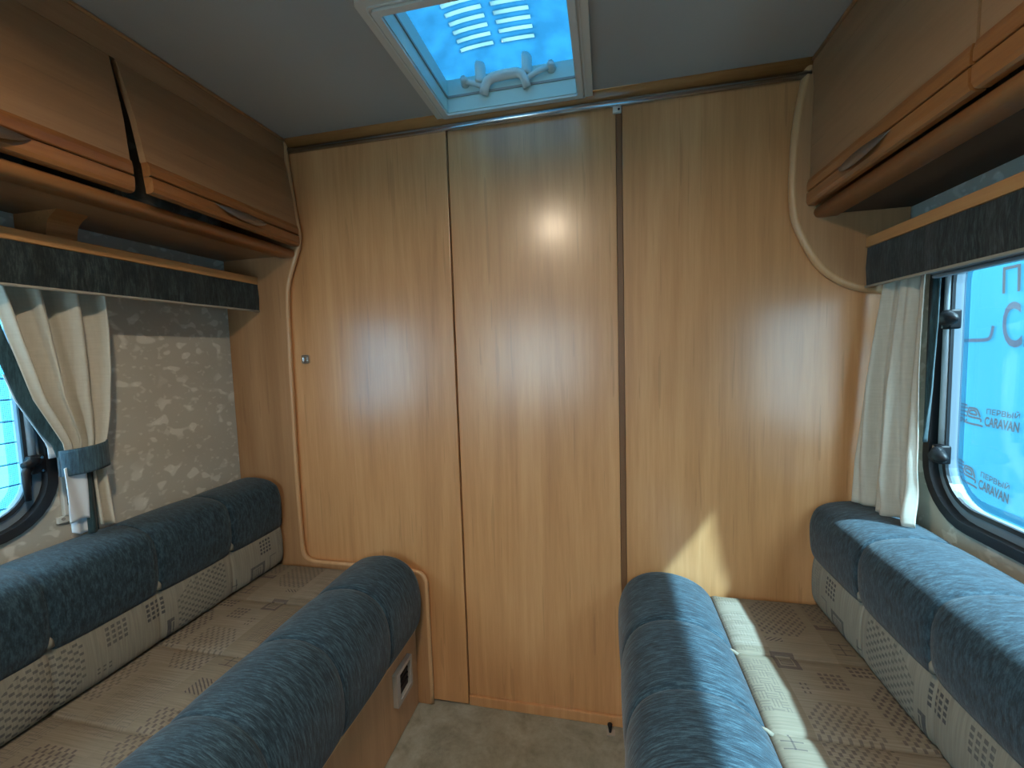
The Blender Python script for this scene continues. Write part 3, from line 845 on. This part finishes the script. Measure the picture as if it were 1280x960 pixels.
YN = -.50                                                  # near end of the benches
def bench(side):
    s = 1 if side == 'L' else -1; x0 = -1.155 if side == 'L' else .565
    X = lambda d: x0 + s * d
    ye = BY0 - .003 if side == 'L' else YB - .0085
    wd = .165 if side == 'L' else .185                      # seam to wall at back
    if side == 'L': lab = 'low alder bench base with black socket under the long blue and beige seat'
    else: lab = 'low alder bench base beneath the seat that the window light falls on'
    base = thing('bench_base', (X(.2), .4, 0), lab, 'bench')
    obj('front_panel', boxbm((X(.482), YN, .004), (X(.50), ye, .270), .0015), 'base', base)
    obj('top_board', boxbm((X(-wd), YN, .256), (X(.4815), ye, .270)), 'base', base)
    obj('top_edging', boxbm((X(.4815), YN, .2705), (X(.503), ye, .276), .002), 'edging', base)
    obj('end_panel', boxbm((X(-wd), YN, .004), (X(.4815), YN + .016, .2555)), 'base', base)
    obj('plinth', boxbm((X(.455), YN + .02, 0), (X(.4815), ye, .0035)), 'black', base)
    if side == 'L':
        fx = X(.50)
        tt = lambda a, b, t: (fx + t, a, b)
        so = obj('socket_surround', ring_bm(rrect(1.148, 1.252, .128, .236, .004, 3), rrect(1.168, 1.240, .142, .224, .003, 3), tt, .0002, .016), 'socket_frame', base)
        obj('socket_face', boxbm((fx + .0005, 1.168, .142), (fx + .004, 1.240, .224)), 'black', so)
        for z in (.165, .183, .201):
            obj('socket_rib', boxbm((fx + .0042, 1.172, z - .003), (fx + .008, 1.236, z + .003)), 'black', so)
    # seat cushion with knee roll
    lab = ('long seat cushion with dark blue knee roll and beige patterned top beside mottled wall' if side == 'L'
           else 'sunlit seat cushion with blue knee roll and beige patterned top under banner window')
    seat = thing('seat_cushion', (X(.25), .4, .277), lab, 'cushion', None)
    flat = [(-.05 if side == 'L' else -.05, .285), (-.05, .470), (-.02, .474)] + [(lerp(0, .24, i / 12), .4755) for i in range(13)] + [(.258, .472), (.27, .462), (.272, .44), (.272, .285)]
    seatp = cushion_part(side, 'seat_pad', flat, YN, ye, .011, 'motif', seat, lambda i: 1 if 3 <= i < 16 else .3 if i in (2, 16) else 0)
    roll = smooth_path([(.268, .455), (.276, .482), (.298, .507), (.335, .529), (.38, .541), (.425, .543), (.470, .532), (.508, .505), (.532, .460), (.5405, .405), (.538, .350), (.528, .312), (.508, .2845), (.48, .2775)], 3)
    nr = len(roll)
    roll += [(.40, .2775), (.30, .2775), (.274, .2775)]
    cushion_part(side, 'knee_roll', roll, YN, ye, .010, 'blue', seat, lambda i: 1 if 2 < i < nr - 3 else .25 if i < nr else 0, endr=.035)
    # tabs of beige cloth at the tuft lines
    for k in [q for q in SEAM if q > -.1]:
        bm = bmesh.new(); tube(bm, [(X(.262), k, .463), (X(.272), k, .472), (X(.282), k, .478)], .007, 8, lambda t: lerp(.006, .002, t))
        obj('tuft', bm, 'motif', seatp, True)
    # back cushion
    lab = ('long back cushion with dark blue top roll under the tied curtain' if side == 'L' else 'back cushion with sunlit blue top roll under the loose curtain')
    back = thing('back_cushion', (X(-.08), .4, .48), lab, 'cushion')
    zt = 0 if side == 'L' else -.013
    up_ = smooth_path([(-.008, .604), (.007, .618), (.015, .645), (.018, .69), (.016, .735 + zt), (.002, .769 + zt), (-.030, .788 + zt), (-.085, .796 + zt), (-.125, .793 + zt), (-wd + .014, .780 + zt), (-wd + .002, .745 + zt), (-wd, .70)], 3)
    nu = len(up_); up_ += [(-wd, .62), (-wd + .02, .606)]
    def fixb(i, d, z, y, p):
        if i < 7: z += .036 * (p / .0065) ** 1.5 * (1 - i / 7) * .9
        return d, z
    cushion_part(side, 'top_roll', up_[::-1], YN, ye, .0065, 'blue_back', back, lambda i: 1 if 2 < len(up_) - 1 - i < nu - 2 else .15,
                 fix=lambda i, d, z, y, p: fixb(len(up_) - 1 - i, d, z, y, p), endr=.03)
    lo_ = smooth_path([(-.03, .4785), (-.006, .481), (.004, .50), (.007, .53), (.007, .57), (.004, .60), (.0, .62), (-.004, .64)], 3)
    nl = len(lo_); lo_ += [(-.02, .645), (-.12, .60), (-.12, .4785)]
    pad = cushion_part(side, 'lower_pad', lo_[::-1], YN, ye, .006, 'motif_back', back, lambda i: 1 if 2 < len(lo_) - 1 - i < nl - 2 else 0, endr=.02)
    for k in [q for q in SEAM if q > -.1]:
        bm = bmesh.new(); tube(bm, [(X(.004), k, .628), (X(.008), k, .640), (X(.005), k, .652)], .007, 8, lambda t: lerp(.008, .002, t))
        obj('tuft', bm, 'motif_back', pad, True)
bench('L'); bench('R')

# small metal catch on the floor by the right bench
t = thing('floor_catch', (-.004, 1.318, 0), 'tiny dark metal catch on the floor by partition foot', 'catch')
obj('catch_plate', boxbm((-.014, 1.306, 0), (.012, 1.330, .004), .001), 'socket_frame', t)
bm = bmesh.new(); tube(bm, [(-.004, 1.318, .004), (-.004, 1.318, .018), (-.004, 1.318, .030)], .005, 10, lambda q: .004 + .004 * q)
obj('catch_post', bm, 'black', t, True)

# ------------------------------------------------------------------ ceiling lamp (its glow shows as the warm highlight on the partition)
LX, LY = -.29, .12
t = thing('ceiling_lamp', (LX, LY, ZC), 'small recessed round ceiling lamp with grey ring', 'lamp')
circ = lambda R_, n_=32: [(LX + R_ * math.cos(2 * math.pi * j / n_), LY + R_ * math.sin(2 * math.pi * j / n_)) for j in range(n_)]
obj('lamp_ring', ring_bm(circ(.058), circ(.043), up, ZC - .012, ZC - .0005), 'socket_frame', t)
bm = disc_plate(circ(.0425), up, ZC - .004, ZC - .001)
mt = bpy.data.materials.new('lamp_glow'); mt.use_nodes = True
b = mt.node_tree.nodes['Principled BSDF']; b.inputs['Base Color'].default_value = (.9, .85, .75, 1)
b.inputs['Emission Color'].default_value = (1, .82, .60, 1); b.inputs['Emission Strength'].default_value = 700
MAT['lamp'] = mt
obj('lamp_diffuser', bm, 'lamp', t)

# ------------------------------------------------------------------ outside: paving, siding wall, banner
obj('ground', boxbm((-7, -6, -.62), (8, 8, -.60)), 'ground', kind='structure')
nb = thing('siding_wall', (-2.44, 1.0, -.60), 'pale blue plank siding wall outside the window with the tied curtain', 'wall')
obj('backing', boxbm((-2.50, -2.0, -.60), (-2.415, 3.6, 1.60)), 'siding_gap', nb)
pk = None
ph = .0885
for k in range(25):
    z = -.598 + k * ph
    if pk is None:
        pk = obj('plank', boxbm((-2.414, -2.0, z), (-2.400, 3.6, z + ph - .006), .003), 'siding', nb)
    else:
        o = pk.copy(); col.objects.link(o); o.parent = nb; o.location = (pk.location.x, pk.location.y, pk.location.z + k * ph)

BX = 1.75
bn = thing('banner', (BX, 1.5, -.60), 'pale blue fabric banner printed with caravan logos outside the window', 'banner')
def bwave(y, z):
    return BX + .010 * math.sin(y * 4.2 + z * 2.0) + .006 * math.sin(y * 9 - z * 6) + .014 * math.sin(z * 5.0 + y * 1.5)
bm = bmesh.new(); g = {}; ny, nz = 120, 60
for i in range(ny + 1):
    for j in range(nz + 1):
        y, z = lerp(-1.6, 4.2, i / ny), lerp(-.45, 1.76, j / nz); g[i, j] = bm.verts.new((bwave(y, z), y, z))
for i in range(ny):
    for j in range(nz): bm.faces.new((g[i, j], g[i, j + 1], g[i + 1, j + 1], g[i + 1, j]))
bc = obj('banner_cloth', bm, 'banner', bn, True)
for y in (-1.6, .35, 2.3 + .95, 4.2):
    bm = bmesh.new(); tube(bm, [(BX + .06, y, -.60), (BX + .06, y, 1.80)], .024, 12); obj('post', bm, 'strut', bn, True)
def printed(bm, name, mat):
    """bm holds flat shapes at (0,y,z); lay them on the cloth"""
    for v in bm.verts:
        v.co.x = bwave(v.co.y, v.co.z) - .007
    return obj(name, bm, mat, bc)
def text_bm(body, yl, z0, height, width, shear=0, bold=0):
    """letters from yl towards smaller y (reads left to right from inside)"""
    cu_ = bpy.data.curves.new('t', 'FONT'); cu_.body = body; cu_.size = 1; cu_.offset = bold; cu_.resolution_u = 4; cu_.fill_mode = 'FRONT'
    to = bpy.data.objects.new('t', cu_); col.objects.link(to)
    bpy.context.view_layer.update()
    dg = bpy.context.evaluated_depsgraph_get(); me = bpy.data.meshes.new_from_object(to.evaluated_get(dg))
    bpy.data.objects.remove(to); bpy.data.curves.remove(cu_)
    bm = bmesh.new(); bm.from_mesh(me); bpy.data.meshes.remove(me)
    xs = [v.co.x for v in bm.verts]; ys = [v.co.y for v in bm.verts if True]
    x0_, x1_, y0_, y1_ = min(xs), max(xs), min(ys), max(ys)
    for v in bm.verts:
        a = (v.co.x - x0_) / (x1_ - x0_); b_ = (v.co.y - y0_) / (y1_ - y0_)
        v.co = Vector((0, yl - a * width, z0 + b_ * height + shear * a * width))
    return bm
def stroke_bm(lines, yl, z0, sy, sz, w, shear=0):
    """polylines in a unit box drawn as flat ribbons"""
    bm = bmesh.new()
    for L in lines:
        L = smooth_path(L, 4) if len(L) > 2 else L
        P = [Vector((yl - x * sy, z0 + z * sz + shear * x * sy)) for x, z in L]
        vs_ = []
        for i, p in enumerate(P):
            d = (P[min(i + 1, len(P) - 1)] - P[max(i - 1, 0)]); d = d.normalized() if d.length > 1e-6 else Vector((1, 0))
            n = Vector((-d.y, d.x)) * w / 2
            vs_.append((bm.verts.new((0, *(p + n))), bm.verts.new((0, *(p - n)))))
        for (a, b_), (c_, d_) in zip(vs_, vs_[1:]): bm.faces.new((a, b_, d_, c_))
    return bm
CAR = [[(.0, .86), (.25, .98), (.48, .94)], [(.03, .70), (.22, .80), (.50, .80)], [(.0, .56), (.20, .62), (.48, .60)], [(.02, .40), (.20, .42), (.48, .38)],
       [(.05, .22), (.15, .10), (.28, .24), (.40, .10), (.48, .22)], [(.03, .12), (.18, .02), (.32, .12)],
       [(.54, .84), (.74, .84), (.82, .74), (.90, .45)], [(.54, .84), (.52, .40), (.90, .36), (.92, .20)], [(.58, .72), (.74, .72), (.80, .52)], [(.58, .72), (.57, .55), (.80, .52)],
       [(.36, .06), (.60, .02), (.90, .03), (1.0, .0)]]
for (yl, z0, sc_, sh, nm) in ((2.665, .795, 1.0, 0.0, 0), (2.665, .515, 1.0, -.10, 1), (2.665, .235, 1.0, 0, 2)):
    printed(stroke_bm(CAR, yl, z0 - .005, .20, .095, .009, sh), 'caravan_logo', 'print')
    dz = sh * .21
    printed(text_bm('ПЕРВЫЙ', yl - .215, z0 + .058 + dz, .034, .165, sh, .014), 'lettering', 'print')
    printed(text_bm('CARAVAN', yl - .208, z0 + dz, .046, .175, sh, .03), 'lettering', 'print')
# the large emblem and lettering above
BIG = [[(.02, .02), (.02, .30), (.06, .75), (.18, .98), (.24, 1.0)], [(.24, 1.0), (.24, .02)], [(.02, .02), (.80, .02)], [(.80, .02), (.94, .06), (1.0, .26)], [(.05, .58), (.24, .58)]]
printed(stroke_bm(BIG, 2.70, 1.195, .265, .27, .016), 'large_emblem', 'print_mid')
printed(text_bm('CARAVAN', 2.385, 1.165, .20, .72, 0, .01), 'large_lettering', 'print_mid')
printed(text_bm('ПЕРВЫЙ', 2.385, 1.405, .15, .70, 0), 'large_lettering', 'print')
